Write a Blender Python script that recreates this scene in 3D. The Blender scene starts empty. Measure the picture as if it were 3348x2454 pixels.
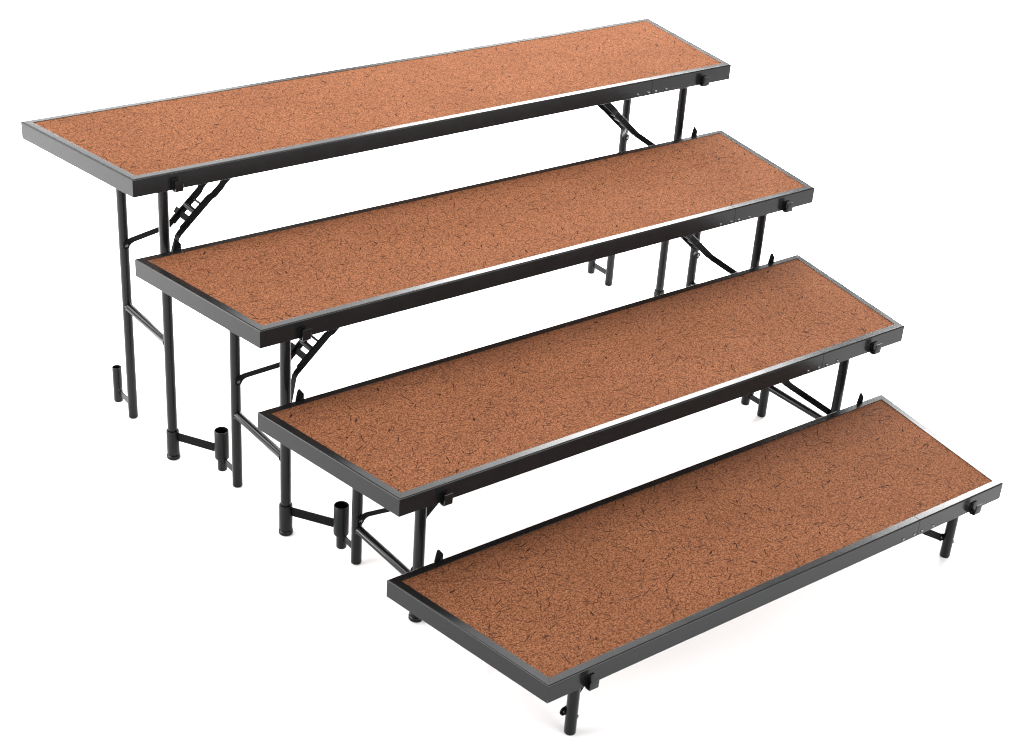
import bpy, bmesh, math
from mathutils import Vector, Matrix

S = bpy.context.scene
COL = S.collection

# ------------------------------------------------------------------ materials
def new_mat(name):
    m = bpy.data.materials.new(name); m.use_nodes = True
    nt = m.node_tree; nt.nodes.clear()
    out = nt.nodes.new('ShaderNodeOutputMaterial')
    b = nt.nodes.new('ShaderNodeBsdfPrincipled')
    nt.links.new(b.outputs[0], out.inputs['Surface'])
    return m, nt, b

class NT:
    """tiny helper to write node maths in one line"""
    def __init__(self, nt): self.nt = nt
    def _set(self, node, i, v):
        if isinstance(v, bpy.types.NodeSocket): self.nt.links.new(v, node.inputs[i])
        else: node.inputs[i].default_value = v
    def m(self, op, a, b=None, c=None, clamp=False):
        n = self.nt.nodes.new('ShaderNodeMath'); n.operation = op; n.use_clamp = clamp
        for i, v in enumerate((a, b, c)):
            if v is not None: self._set(n, i, v)
        return n.outputs[0]
    def vm(self, op, a, b=None, scale=None):
        n = self.nt.nodes.new('ShaderNodeVectorMath'); n.operation = op
        self._set(n, 0, a)
        if b is not None: self._set(n, 1, b)
        if scale is not None: self._set(n, 3, scale)
        return n.outputs['Value'] if op in ('LENGTH', 'DOT_PRODUCT', 'DISTANCE') else n.outputs[0]
    def noise(self, vec, scale, detail=2, rough=.5, dim='3D', out='Fac'):
        n = self.nt.nodes.new('ShaderNodeTexNoise'); n.noise_dimensions = dim
        self._set(n, 0, vec); n.inputs['Scale'].default_value = scale
        n.inputs['Detail'].default_value = detail; n.inputs['Roughness'].default_value = rough
        return n.outputs[out]
    def ramp(self, fac, lo, hi, a=0.0, b=1.0, smooth=True):
        n = self.nt.nodes.new('ShaderNodeMapRange')
        n.interpolation_type = 'SMOOTHSTEP' if smooth else 'LINEAR'
        for i, v in enumerate((fac, lo, hi, a, b)): self._set(n, i, v)
        return n.outputs[0]
    def mix(self, fac, a, b, blend='MIX'):
        n = self.nt.nodes.new('ShaderNodeMix'); n.data_type = 'RGBA'; n.blend_type = blend
        self._set(n, 0, fac); self._set(n, 6, a); self._set(n, 7, b)
        return n.outputs[2]
    def sep(self, v):
        n = self.nt.nodes.new('ShaderNodeSeparateXYZ'); self._set(n, 0, v); return n.outputs
    def comb(self, x, y, z):
        n = self.nt.nodes.new('ShaderNodeCombineXYZ')
        for i, v in enumerate((x, y, z)): self._set(n, i, v)
        return n.outputs[0]
    def coord(self):
        return self.nt.nodes.new('ShaderNodeTexCoord').outputs['Object']
    def rnd(self):
        return self.nt.nodes.new('ShaderNodeObjectInfo').outputs['Random']

def rgb(r, g, b): return (r, g, b, 1.0)

def fibre_layer(N, P, cell, half_len, half_w, curve, seed, keep):
    """one curved fibre in every voronoi cell (a share 'keep' of the cells)"""
    q = N.vm('ADD', P, (seed * 1.37, seed * 2.11, 0))
    v = N.nt.nodes.new('ShaderNodeTexVoronoi'); v.voronoi_dimensions = '2D'
    N._set(v, 'Vector' if False else 0, q); v.inputs['Scale'].default_value = 1.0 / cell
    v.inputs['Randomness'].default_value = 1.0
    colr = N.sep(v.outputs['Color'])
    d = N.sep(N.vm('SUBTRACT', q, v.outputs['Position']))
    ang = N.m('MULTIPLY', colr[0], math.pi * 2)
    ca, sa = N.m('COSINE', ang), N.m('SINE', ang)
    u = N.m('ADD', N.m('MULTIPLY', d[0], ca), N.m('MULTIPLY', d[1], sa))
    w = N.m('SUBTRACT', N.m('MULTIPLY', d[1], ca), N.m('MULTIPLY', d[0], sa))
    bend = N.m('MULTIPLY', N.m('MULTIPLY', u, u), N.m('MULTIPLY', N.m('SUBTRACT', colr[1], .5), curve))
    w = N.m('ADD', w, bend)
    w = N.m('ADD', w, N.m('MULTIPLY', N.m('SUBTRACT', N.noise(q, 1.2 / half_len, 1, dim='2D'), .5), half_len * .22))
    aw = N.m('ABSOLUTE', w); au = N.m('ABSOLUTE', u)
    ln = N.m('MULTIPLY', N.m('ADD', N.m('MULTIPLY', colr[2], .7), .45), half_len)
    # taper towards both ends
    tp = N.m('SUBTRACT', 1.0, N.m('POWER', N.m('DIVIDE', au, ln), 2.0), clamp=True)
    hw = N.m('MULTIPLY', tp, half_w)
    mask = N.ramp(N.m('SUBTRACT', hw, aw), -half_w * .25, half_w * .35)
    on = N.m('LESS_THAN', N.m('FRACT', N.m('MULTIPLY', N.m('ADD', colr[0], colr[1]), 7.31)), keep)
    return N.m('MULTIPLY', mask, on), colr[1]

def board_material():
    m, nt, b = new_mat('pressed_hardboard')
    N = NT(nt)
    P0 = N.coord()
    off = N.rnd()
    P = N.vm('ADD', P0, N.comb(N.m('MULTIPLY', off, 31.0), N.m('MULTIPLY', off, 17.0), 0))
    s = N.sep(P); P = N.comb(s[0], s[1], 0)
    warp = N.vm('SCALE', N.vm('SUBTRACT', N.noise(P, 60, 2, out='Color'), (.5, .5, .5)), scale=.006)
    Pw = N.vm('ADD', P, warp)
    fine = N.noise(Pw, 340, 4, .8)
    grain = N.noise(P, 230, 3, .75)
    grain2 = N.noise(N.vm('ADD', P, (5.3, 2.7, 0)), 260, 3, .75)
    mid = N.noise(P, 85, 4, .62)
    big = N.noise(P, 5.5, 3, .55)
    LIGHT, MIDC, DARK, DEEP = BOARD
    c = N.mix(N.ramp(fine, .42, .58), MIDC, LIGHT)
    c = N.mix(N.ramp(grain, .47, .64, 0, .90), c, DARK)
    c = N.mix(N.ramp(grain2, .52, .64, 0, .80), c, LIGHT)
    c = N.mix(N.ramp(mid, .52, .66, 0, .35), c, DARK)
    # fine pale and brown fibres, then longer dark strands
    for cell, hl, hw, cv, sd, kp, colr, st in (
        (.0090, .0064, .00055, 40, 3.1, .80, LIGHT, .80),
        (.0080, .0064, .00055, 40, 8.7, .95, DARK, .9),
        (.0100, .0080, .00055, 32, 5.3, .9, DARK, 1),
        (.0140, .0100, .00055, 18, 1.9, .55, DEEP, .85),
        (.0200, .0125, .00070, 16, 12.4, .50, DEEP, .95),
        (.0280, .0180, .00075, 20, 21.3, .55, DEEP, 1),
        (.0440, .0200, .00120, 16, 15.8, .60, DEEP, 1),
        (.0750, .0100, .00220, 20, 19.2, .50, DEEP, 1)):
        mk, r = fibre_layer(N, P, cell, hl, hw, cv, sd, kp)
        c = N.mix(N.m('MULTIPLY', mk, N.m('MULTIPLY', N.m('ADD', N.m('MULTIPLY', r, .45), .6), st)), c, colr)
    # a few pale chips
    mk, r = fibre_layer(N, P, .065, .0016, .0008, 0, 27.7, .3)
    c = N.mix(N.m('MULTIPLY', mk, .7), c, rgb(.36, .28, .20))
    # broad tone drift
    c = N.mix(N.ramp(big, .3, .7, 0, .16), c, rgb(.06, .020, .009))
    nt.links.new(c, b.inputs['Base Color'])
    b.inputs['Roughness'].default_value = .9
    b.inputs['Specular IOR Level'].default_value = .02
    bp = nt.nodes.new('ShaderNodeBump'); bp.inputs['Strength'].default_value = .25; bp.inputs['Distance'].default_value = .001
    nt.links.new(fine, bp.inputs['Height']); nt.links.new(bp.outputs[0], b.inputs['Normal'])
    return m

def paint_material(name, base, rough, spec, bump, scale=900):
    m, nt, b = new_mat(name); N = NT(nt)
    P = N.coord()
    n1 = N.noise(P, scale, 2, .5); n2 = N.noise(P, 14, 4, .6)
    c = N.mix(N.ramp(n2, .35, .7), rgb(base * .97, base * 1.0, base * 1.03), rgb(base * 1.08, base * 1.1, base * 1.12))
    nt.links.new(c, b.inputs['Base Color'])
    nt.links.new(N.ramp(n2, .3, .75, rough - .015, rough + .02), b.inputs['Roughness'])
    b.inputs['Specular IOR Level'].default_value = spec
    bp = nt.nodes.new('ShaderNodeBump'); bp.inputs['Strength'].default_value = bump; bp.inputs['Distance'].default_value = .00012
    nt.links.new(n1, bp.inputs['Height']); nt.links.new(bp.outputs[0], b.inputs['Normal'])
    return m

BOARD = (rgb(.200, .0830, .0400), rgb(.100, .0358, .0162), rgb(.031, .0100, .0056), rgb(.0058, .0036, .0035))
M_BOARD = board_material()
M_FRAME = paint_material('black_powder_coat', .0055, .20, .138, .16)
M_TUBE = paint_material('black_gloss_tube', .004, .22, .14, .10)
M_PLASTIC = paint_material('black_plastic', .0035, .36, .14, .05)
M_BAR = paint_material('black_flat_bar', .003, .45, .035, .15)
m_, nt_, b_ = new_mat('dark_rivet_steel'); N_ = NT(nt_)
nt_.links.new(N_.mix(N_.noise(N_.coord(), 300, 2), rgb(.05, .05, .05), rgb(.09, .09, .09)), b_.inputs['Base Color'])
b_.inputs['Metallic'].default_value = .85; b_.inputs['Roughness'].default_value = .22
M_RIVET = m_
m_, nt_, b_ = new_mat('white_studio_floor'); N_ = NT(nt_)
nt_.links.new(N_.mix(N_.noise(N_.coord(), 3, 3), rgb(.89, .89, .89), rgb(.91, .91, .91)), b_.inputs['Base Color'])
b_.inputs['Roughness'].default_value = .9; b_.inputs['Specular IOR Level'].default_value = .1
M_FLOOR = m_

# ------------------------------------------------------------------ mesh helpers
def build(name, bm, mat, parent=None, smooth=35):
    bmesh.ops.recalc_face_normals(bm, faces=bm.faces)
    me = bpy.data.meshes.new(name); bm.to_mesh(me); bm.free()
    me.materials.append(mat)
    if smooth:
        me.polygons.foreach_set('use_smooth', [True] * len(me.polygons))
        me.set_sharp_from_angle(angle=math.radians(smooth))
    o = bpy.data.objects.new(name, me); COL.objects.link(o)
    if parent: o.parent = parent
    return o

def loft(bm, rings, cap=True, closed_path=False):
    vs = [[bm.verts.new(p) for p in r] for r in rings]
    n = len(vs[0])
    pairs = list(zip(vs[:-1], vs[1:]))
    if closed_path: pairs.append((vs[-1], vs[0]))
    for a, b in pairs:
        for i in range(n):
            j = (i + 1) % n
            bm.faces.new((a[i], a[j], b[j], b[i]))
    if cap and not closed_path:
        bm.faces.new(vs[0][::-1]); bm.faces.new(vs[-1])

def lathe(bm, prof, org, axis=(0, 0, 1), seg=32, closed=False):
    """profile [(radius, height)] turned round axis at org"""
    ax = Vector(axis).normalized()
    t = Vector((1, 0, 0)) if abs(ax.x) < .9 else Vector((0, 1, 0))
    e1 = (t - ax * t.dot(ax)).normalized(); e2 = ax.cross(e1)
    org = Vector(org)
    rings = [[org + ax * h + (e1 * math.cos(2 * math.pi * k / seg) + e2 * math.sin(2 * math.pi * k / seg)) * max(r, 1e-5)
              for k in range(seg)] for r, h in prof]
    loft(bm, rings, cap=not closed, closed_path=closed)

def rod(bm, a, b, r, seg=20, flare=0):
    a, b = Vector(a), Vector(b); L = (b - a).length
    prof = [(r, 0), (r, L)]
    if flare:
        prof = [(r + flare, 0), (r + flare * .4, flare * .9), (r, flare * 2.4), (r, L - flare * 2.4), (r + flare * .4, L - flare * .9), (r + flare, L)]
    lathe(bm, prof, a, b - a, seg)

def strip(bm, pts, w, t, wdir):
    """flat bar along pts: width w along wdir (made perpendicular), thickness t"""
    pts = [Vector(p) for p in pts]; rings = []
    for i, p in enumerate(pts):
        T = Vector((0, 0, 0))
        if i: T += (p - pts[i - 1]).normalized()
        if i < len(pts) - 1: T += (pts[i + 1] - p).normalized()
        T.normalize()
        W = Vector(wdir); W = (W - T * W.dot(T)).normalized()
        n = T.cross(W)
        e = .0006
        rings.append([p + W * a + n * b for a, b in ((-w / 2 + e, -t / 2), (w / 2 - e, -t / 2), (w / 2, -t / 2 + e), (w / 2, t / 2 - e),
                                                     (w / 2 - e, t / 2), (-w / 2 + e, t / 2), (-w / 2, t / 2 - e), (-w / 2, -t / 2 + e))])
    loft(bm, rings)

def ribbon(bm, path, t, x0, x1):
    """bent sheet: polyline path in (y, z), thickness t, extruded along x"""
    n = len(path); L = []; Rr = []
    for i, (y, z) in enumerate(path):
        ty = tz = 0
        for a, b in ((i - 1, i), (i, i + 1)):
            if a >= 0 and b < n:
                dy, dz = path[b][0] - path[a][0], path[b][1] - path[a][1]; l = math.hypot(dy, dz); ty += dy / l; tz += dz / l
        l = math.hypot(ty, tz); ny, nz = -tz / l, ty / l
        L.append((y + ny * t / 2, z + nz * t / 2)); Rr.append((y - ny * t / 2, z - nz * t / 2))
    poly = L + Rr[::-1]
    loft(bm, [[(x, y, z) for y, z in poly] for x in (x0, x1)])

def prism(bm, poly, y0, y1):
    """polygon in (x, z) extruded in y"""
    loft(bm, [[(x, y, z) for x, z in poly] for y in (y0, y1)])

def tag(o, label, cat=None, group=None, kind=None):
    if label: o['label'] = label
    if cat: o['category'] = cat
    if group: o['group'] = group
    if kind: o['kind'] = kind

# ------------------------------------------------------------------ risers
D, TAPER, HF = .457, .1522, .0445
LEG_IN = {1: .107, 2: .1065, 3: .1125, 4: .1055}
LEG_Y = {1: (.073, .309), 2: (.078, .32), 3: (.081, .333), 4: (.050, .315)}
PEG_Y = .399
R_LEG = .0127

def corners(wf, d):
    """trapezoid deck outline moved inwards by d: FL, FR, BR, BL in the plane"""
    wb = wf + TAPER
    P = [Vector((-wf / 2, 0)), Vector((wf / 2, 0)), Vector((wb / 2, D)), Vector((-wb / 2, D))]
    lines = []
    for i in range(4):
        a, b = P[i], P[(i + 1) % 4]; t = (b - a).normalized(); n = Vector((-t.y, t.x))
        lines.append((a + n * d, t))
    out = []
    for i in range(4):
        a, t = lines[i - 1]; b, s = lines[i]
        det = t.x * -s.y + s.x * t.y
        k = ((b.x - a.x) * -s.y + s.x * (b.y - a.y)) / det
        out.append(a + t * k)
    return out

def rail_profile():
    r = .0032; h = HF; w = .0195
    p = [(.0008, -h), (.0002, -h + .0004), (0, -h + .0012)]
    for k in range(7):
        a = math.pi / 2 * k / 6
        p.append((r - r * math.cos(a), -r + r * math.sin(a)))
    for k in range(5):
        a = math.pi / 2 * k / 4; q = .0008
        p.append((w - q + q * math.sin(a), -q + q * math.cos(a)))
    p += [(w, -h)]
    return p

GAP = .00015
def rail(name, side, wf, H, parent, f0=None, f1=None):
    """side 0 front, 1 right, 2 back, 3 left; f0/f1 = x where the rail is cut by a splice"""
    bm = bmesh.new(); ends = ([], [])
    for d, z in rail_profile():
        c = corners(wf, d); a, b = c[side].copy(), c[(side + 1) % 4].copy()
        t = (b - a).normalized()
        a2 = a + t * GAP; b2 = b - t * GAP
        if f0 is not None: a2 = a + t * ((f0 - a.x) / t.x + GAP * 4)
        if f1 is not None: b2 = a + t * ((f1 - a.x) / t.x - GAP * 4)
        ends[0].append((a2.x, a2.y, H + z)); ends[1].append((b2.x, b2.y, H + z))
    loft(bm, list(ends))
    o = build(name, bm, M_FRAME, parent, 50)
    wn = o.modifiers.new('weighted', 'WEIGHTED_NORMAL'); wn.keep_sharp = True; wn.weight = 100
    return o

def rivet(bm, p, axis, r, h):
    lathe(bm, [(r, 0), (r * .97, h * .35), (r * .75, h * .75), (r * .4, h * .97), (.0001, h)], p, axis, 16)

def make_riser(label, xc, yf, H, rot, wf, level):
    root = bpy.data.objects.new('choral_riser', None); COL.objects.link(root)
    root.location = (xc, yf, 0); root.rotation_euler = (0, 0, rot)
    tag(root, label, 'riser', 'standing choral risers in the tapered set')
    low = level == 4
    yF, yB = LEG_Y[level]
    lx = wf / 2 - LEG_IN[level]

    # deck board, a touch below the rim
    bm = bmesh.new(); c = corners(wf, .0191)
    loft(bm, [[(p.x, p.y, z) for p in c] for z in (H - .0135, H - .0014)])
    bo = build('deck_board', bm, M_BOARD, root, 0)
    tag(bo, 'brown pressed hardboard panel full of dark fibres')

    # black rim: front and back rails are spliced
    xs = {1: .630, 2: .558, 3: .480, 4: .395}[level]
    xb = {1: -.698, 2: -.623, 3: -.545, 4: -.464}[level]
    fl = rail('front_rail', 0, wf, H, root, None, xs)
    fr = rail('front_rail', 0, wf, H, root, xs, None)
    rail('side_rail', 1, wf, H, root); rail('side_rail', 3, wf, H, root)
    bl = rail('back_rail', 2, wf, H, root, xb, None) ; br = rail('back_rail', 2, wf, H, root, None, xb)
    for dx in (-.050, -.012, .015, .054):
        bm = bmesh.new(); rivet(bm, (xs + dx, .0002, H - .0355), (0, -1, 0), .0042, .0026)
        build('rivet', bm, M_RIVET, fl if dx < 0 else fr)
    # J-shaped hooks welded to the front rail
    for s in (-1, 1):
        bm = bmesh.new(); z0 = H - .0455; x = s * lx; w = .0105
        path = [(-.0013, H - .0180), (-.0013, z0 + .004)]
        for k in range(1, 5):
            a = math.pi / 2 * k / 4
            path.append((-.0013 - .0035 * (1 - math.cos(a)), z0 + .004 - .0035 * math.sin(a)))
        for k in range(0, 6):
            a = math.pi / 2 * k / 5
            path.append((-.0125 - .0040 * math.sin(a), z0 + .0012 + .0040 * (1 - math.cos(a))))
        path += [(-.0176, H - .0165)]
        ribbon(bm, path, .0026, x - w, x + w)
        bmesh.ops.bevel(bm, geom=[e for e in bm.edges if e.calc_length() > .02], offset=.0004, segments=1, affect='EDGES')
        build('hook', bm, M_FRAME, fl if s < 0 else fr)
    # locking tabs standing on the back rail under the next riser
    if level > 1:
        ux, uw = SPEC[level - 2][0] - xc, SPEC[level - 2][4] / 2 - LEG_IN[level - 1]
        for s in (-1, 1):
            bm = bmesh.new(); x = s * uw + ux - .011
            prism(bm, [(x, H - .03), (x + .022, H - .03), (x + .022, H + .0115), (x + .011, H + .0262), (x + .006, H + .0258), (x + .001, H + .004), (x, H)],
                  D + .0004, D + .0030)
            bmesh.ops.bevel(bm, geom=bm.edges[:], offset=.0005, segments=1, affect='EDGES')
            # the peg the tab turns on
            lathe(bm, [(.0035, 0), (.0035, .004), (.002, .0055)], (x + .012, D - .0022, H - .001), (0, 0, 1), 14)
            build('locking_tab', bm, M_BAR, bl if s > 0 else br)

    # legs
    for s in (-1, 1):
        x = s * lx + (.0085 if low else 0)
        # front leg
        bm = bmesh.new()
        foot = .0045
        prof = [(R_LEG - foot, 0)] + [(R_LEG - foot + foot * math.sin(math.pi / 2 * k / 4), foot - foot * math.cos(math.pi / 2 * k / 4)) for k in range(1, 5)] + [(R_LEG, H - .016)]
        lathe(bm, prof, (x, yF, 0))
        leg = build('leg', bm, M_TUBE, root)
        if low:
            bm = bmesh.new(); rivet(bm, (x + .0066, yF - .0100, .047), (.55, -.83, 0), .0046, .0030)
            build('rivet', bm, M_RIVET, leg)
        if level < 4:
            bm = bmesh.new()
            lathe(bm, [(.0155, .0135), (.0162, .016), (.0162, .080), (.0155, .0825), (.0136, .0825), (.0136, .0135)], (x, yF, 0), closed=True)
            build('sleeve', bm, M_PLASTIC, leg)
            bm = bmesh.new()
            lathe(bm, [(.0150, 0), (.0172, .002), (.0175, .005), (.0175, .010), (.0160, .0122), (.0131, .0122), (.0131, 0)], (x, yF, 0), closed=True)
            build('foot_ring', bm, M_PLASTIC, leg)
            # cup that sits on the peg of the riser in front, and the bar to it
            nx, ny, nwf = NEXT[level]
            cx = s * (nwf / 2 - LEG_IN[level + 1]); cy = PEG_Y
            # into this riser's own coordinates
            px, py = nx + cx - xc, ny + cy - yf
            cup = Vector((px, py, 0)); me_ = Vector((x, yF, 0)); dv = (cup - me_).normalized()
            bm = bmesh.new()
            zc = .066
            strip(bm, [me_ + dv * .0145 + Vector((0, 0, zc)), cup - dv * .0165 + Vector((0, 0, zc))], .024, .0035, (0, 0, 1))
            build('connector_bar', bm, M_BAR, leg)
            bm = bmesh.new()
            ro, ri = .0182, .0163
            lathe(bm, [(ro - .003, .041), (ro - .0008, .0422), (ro, .045), (ro, .1205), (ro - .0008, .1222), (ri + .0004, .1222), (ri, .1205), (ri, .043), (ri - .002, .041)], cup, closed=True)
            lathe(bm, [(.0130, .043), (ri + .0002, .043), (ri + .0002, .062), (.0130, .062)], cup, closed=True)
            build('connector_cup', bm, M_PLASTIC, leg)
        # back leg with its coupling peg
        xq = x
        if low: x = s * (lx - .018) + .010
        bm = bmesh.new(); lathe(bm, prof, (x, yB, 0))
        leg = build('leg', bm, M_TUBE, root)
        bm = bmesh.new(); rp = .0127
        lathe(bm, [(rp - .003, .006), (rp - .0008, .0068), (rp, .009), (rp, .1085), (rp - .0006, .109), (rp - .0018, .109), (rp - .0022, .108), (rp - .0022, .014), (.0001, .0135)], (x, PEG_Y, 0))
        strip(bm, [(x, yB + .0115, .037), (x, PEG_Y - .0105, .037)], .018, .0035, (0, 0, 1))
        lathe(bm, [(.0001, -.003), (.003, -.002), (.0042, 0), (.003, .002), (.0001, .003)], (x, PEG_Y - rp, .046), (0, 1, 0), 12)
        build('coupling_peg', bm, M_TUBE, leg)
        # cross tube
        x = xq
        zc = {1: .3315, 2: .2095, 3: .0985, 4: .135}[level]
        bm = bmesh.new(); rod(bm, (x, yF + .0095, zc), (x, yB - .0095, zc), .0104, 24, .0024)
        build('cross_tube', bm, M_TUBE, root)

        # folding brace
        X = lambda u: s * (lx - u)
        bz = H + (.027 if level == 3 else 0)
        ym = (yF + yB) / 2
        brace = None
        for front in (True, False):
            y0 = yF + .0145 if front else yB - .0145
            y1 = ym - .029 if front else ym + .029
            sg = 1 if front else -1
            bm = bmesh.new()
            if not low:
                low_pts = [(X(-.004), y0, bz - .307), (X(.0105), y0, bz - .2955), (X(.0165), y0 + sg * .004, bz - .2905),
                           (X(.074), y1 - sg * .004, bz - .243), (X(.082), y1, bz - .237), (X(.172), y1, bz - .155)]
                strip(bm, low_pts, .0168, .0032, (s * .66, 0, .75))
                lathe(bm, [(.0098, -.0016), (.0098, .0016)], (X(0), y0, bz - .305), (0, 1, 0), 24)
                # rivets along the bar
                for u in (.098, .112, .148, .163):
                    rivet(bm, (X(u), y1 - .0015, bz - .237 + (u - .082) * .911), (0, -1, 0), .0028, .0012)
            else:
                strip(bm, [(X(-.004), y0, H - .160), (X(.010), y0, H - .153), (X(.050), y0 + sg * .014, H - .131), (X(.060), y0 + sg * .017, H - .124), (X(.150), y0 + sg * .019, H - .043)],
                      .0175, .0032, (s * .6, 0, .8))
                lathe(bm, [(.0105, -.0016), (.0105, .0016)], (X(0), y0, H - .158), (0, 1, 0), 24)
            arm = build('brace_arm', bm, M_BAR, root)
            if brace is None: brace = arm
            bm = bmesh.new()
            zz = (bz - .305) if not low else H - .158
            off = -.0016 if front else .0016
            rivet(bm, (X(0), y0 - .0014, zz), (0, -1, 0), .0044, .0022); rivet(bm, (X(0), y0 + .0014, zz), (0, 1, 0), .0044, .0022)
            build('rivet', bm, M_RIVET, arm)
            if not low:
                # upper link lapped inside the lower one and carried up to the deck
                bm = bmesh.new(); yu = y1 + sg * .0034
                strip(bm, [(X(.090), yu, bz - .2297), (X(.166), yu, bz - .1604), (X(.176), yu - sg * .0068, bz - .1513), (X(.196), yu - sg * .0072, bz - .133), (X(.205), yu - sg * .004, bz - .125), (X(.296), yu - sg * .004, bz - .042 if level != 3 else H - .018)],
                      .0190, .0032, (s * .66, 0, .75))
                build('brace_link', bm, M_BAR, arm)
        if not low:
            bm = bmesh.new(); u = .148; z = bz - .237 + (u - .082) * .911
            rod(bm, (X(u), ym - .031, z), (X(u), ym + .031, z), .0032, 16)
            build('hinge_pin', bm, M_TUBE, brace)
            bm = bmesh.new(); u = .128; z = bz - .237 + (u - .082) * .911 + .004
            rod(bm, (X(u), ym - .027, z), (X(u), ym + .027, z), .0075, 20)
            build('hinge_pin', bm, M_TUBE, brace)
            bm = bmesh.new(); u = .112; z = bz - .237 + (u - .082) * .911
            strip(bm, [(X(u), ym - .0275, z - .001), (X(u), ym + .052, z + .0005)], .0165, .0034, (s * -.5, 0, .86))
            build('lock_plate', bm, M_BAR, brace)
    return root

SPEC = [  # xc, yf, height, turn, front width, level
    (0.0, 0.0, .8117, -.0013, 1.8606, 1),
    (-.0011, -.4487, .6111, -.0031, 1.7089, 2),
    (-.0030, -.8915, .4046, .0023, 1.5578, 3),
    (-.0284, -1.3446, .2088, .0039, 1.3970, 4)]
NEXT = {k + 1: (SPEC[k + 1][0], SPEC[k + 1][1], SPEC[k + 1][4]) for k in range(3)}
LABELS = ['tallest and widest brown topped riser standing at the back on the longest black legs',
          'second tallest brown topped riser directly below the tallest one at the back',
          'second lowest brown topped riser standing right behind the lowest one in front',
          'lowest and narrowest brown topped riser on very short black legs in front']
for (xc, yf, H, a, wf, lv), lab in zip(SPEC, LABELS):
    make_riser(lab, xc, yf, H, a, wf, lv)

# ------------------------------------------------------------------ floor
bm = bmesh.new()
loft_v = [bm.verts.new(p) for p in ((-30, -30, 0), (30, -30, 0), (30, 30, 0), (-30, 30, 0))]
bm.faces.new(loft_v)
fl = build('floor', bm, M_FLOOR, None, 0)
tag(fl, 'plain bright white studio floor under the risers', 'floor', None, 'structure')

# ------------------------------------------------------------------ light
W = bpy.data.worlds.new('World'); S.world = W; W.use_nodes = True
bg = W.node_tree.nodes['Background']; bg.inputs[0].default_value = (1, 1, 1, 1); bg.inputs[1].default_value = .95

def area(name, loc, target, sx, sy, power):
    l = bpy.data.lights.new(name, 'AREA'); l.shape = 'RECTANGLE'; l.size = sx; l.size_y = sy; l.energy = power
    o = bpy.data.objects.new(name, l); COL.objects.link(o); o.location = loc
    o.rotation_euler = (Vector(target) - Vector(loc)).to_track_quat('-Z', 'Y').to_euler()
    return o
DOWN = lambda p: (p[0], p[1] + .001, 0)
for nm, p, sx, sy, pw in (
        ('back_softbox', (2.33, 2.12, 2.2), 1.40, 1.95, 320),
        ('side_softbox', (3.50, .62, 2.2), .80, .80, 95),
        ('rim_softbox', (.75, 4.0, 2.2), 1.5, .6, 30),
        ('dim_panel', (.92, 1.85, 2.22), 1.35, 3.0, 55),
        ('back_left_softbox', (-2.3, 2.2, 1.7), 1.8, 2.2, 150),
        ('overhead_softbox', (-.2, -.05, 2.5), 2.4, 1.5, 120)):
    area(nm, p, DOWN(p), sx, sy, pw)
# low fills that open up the floor under the decks
area('fill_front', (.9, -4.8, .6), (.4, -1.1, .0), 4.0, .9, 330)
area('fill_left', (-4.3, .9, .7), (-.2, -.4, .0), 3.0, 1.1, 380)
area('fill_right', (4.3, .7, .7), (.3, -.5, .0), 2.8, 1.0, 560)
area('fill_back', (.2, 4.2, .75), (.1, -.5, .0), 3.2, .9, 260)

# ------------------------------------------------------------------ camera
cam = bpy.data.cameras.new('camera'); co = bpy.data.objects.new('camera', cam); COL.objects.link(co)
Rm = Matrix(((0.799653078010114, 0.24464612010007952, -0.5483641406482812),
             (-0.597014921506263, 0.42164988837602635, -0.6824841061382712),
             (0.06425059009706441, 0.8731320905524329, 0.48323101527087126))).transposed()
Rm = Rm.transposed()
mw = Rm.to_4x4(); mw.translation = Vector((-2.38003, -3.2202, 2.2674)); co.matrix_world = mw
cam.sensor_fit = 'HORIZONTAL'; cam.sensor_width = 36.0; cam.lens = 5351.9633 / 3348 * 36.0
cam.clip_start = .05; cam.clip_end = 200
S.camera = co

S.view_settings.view_transform = 'Standard'; S.view_settings.look = 'None'
S.view_settings.exposure = 0; S.view_settings.gamma = 1
S.view_settings.use_curve_mapping = False
S.cycles.filter_width = 1.15
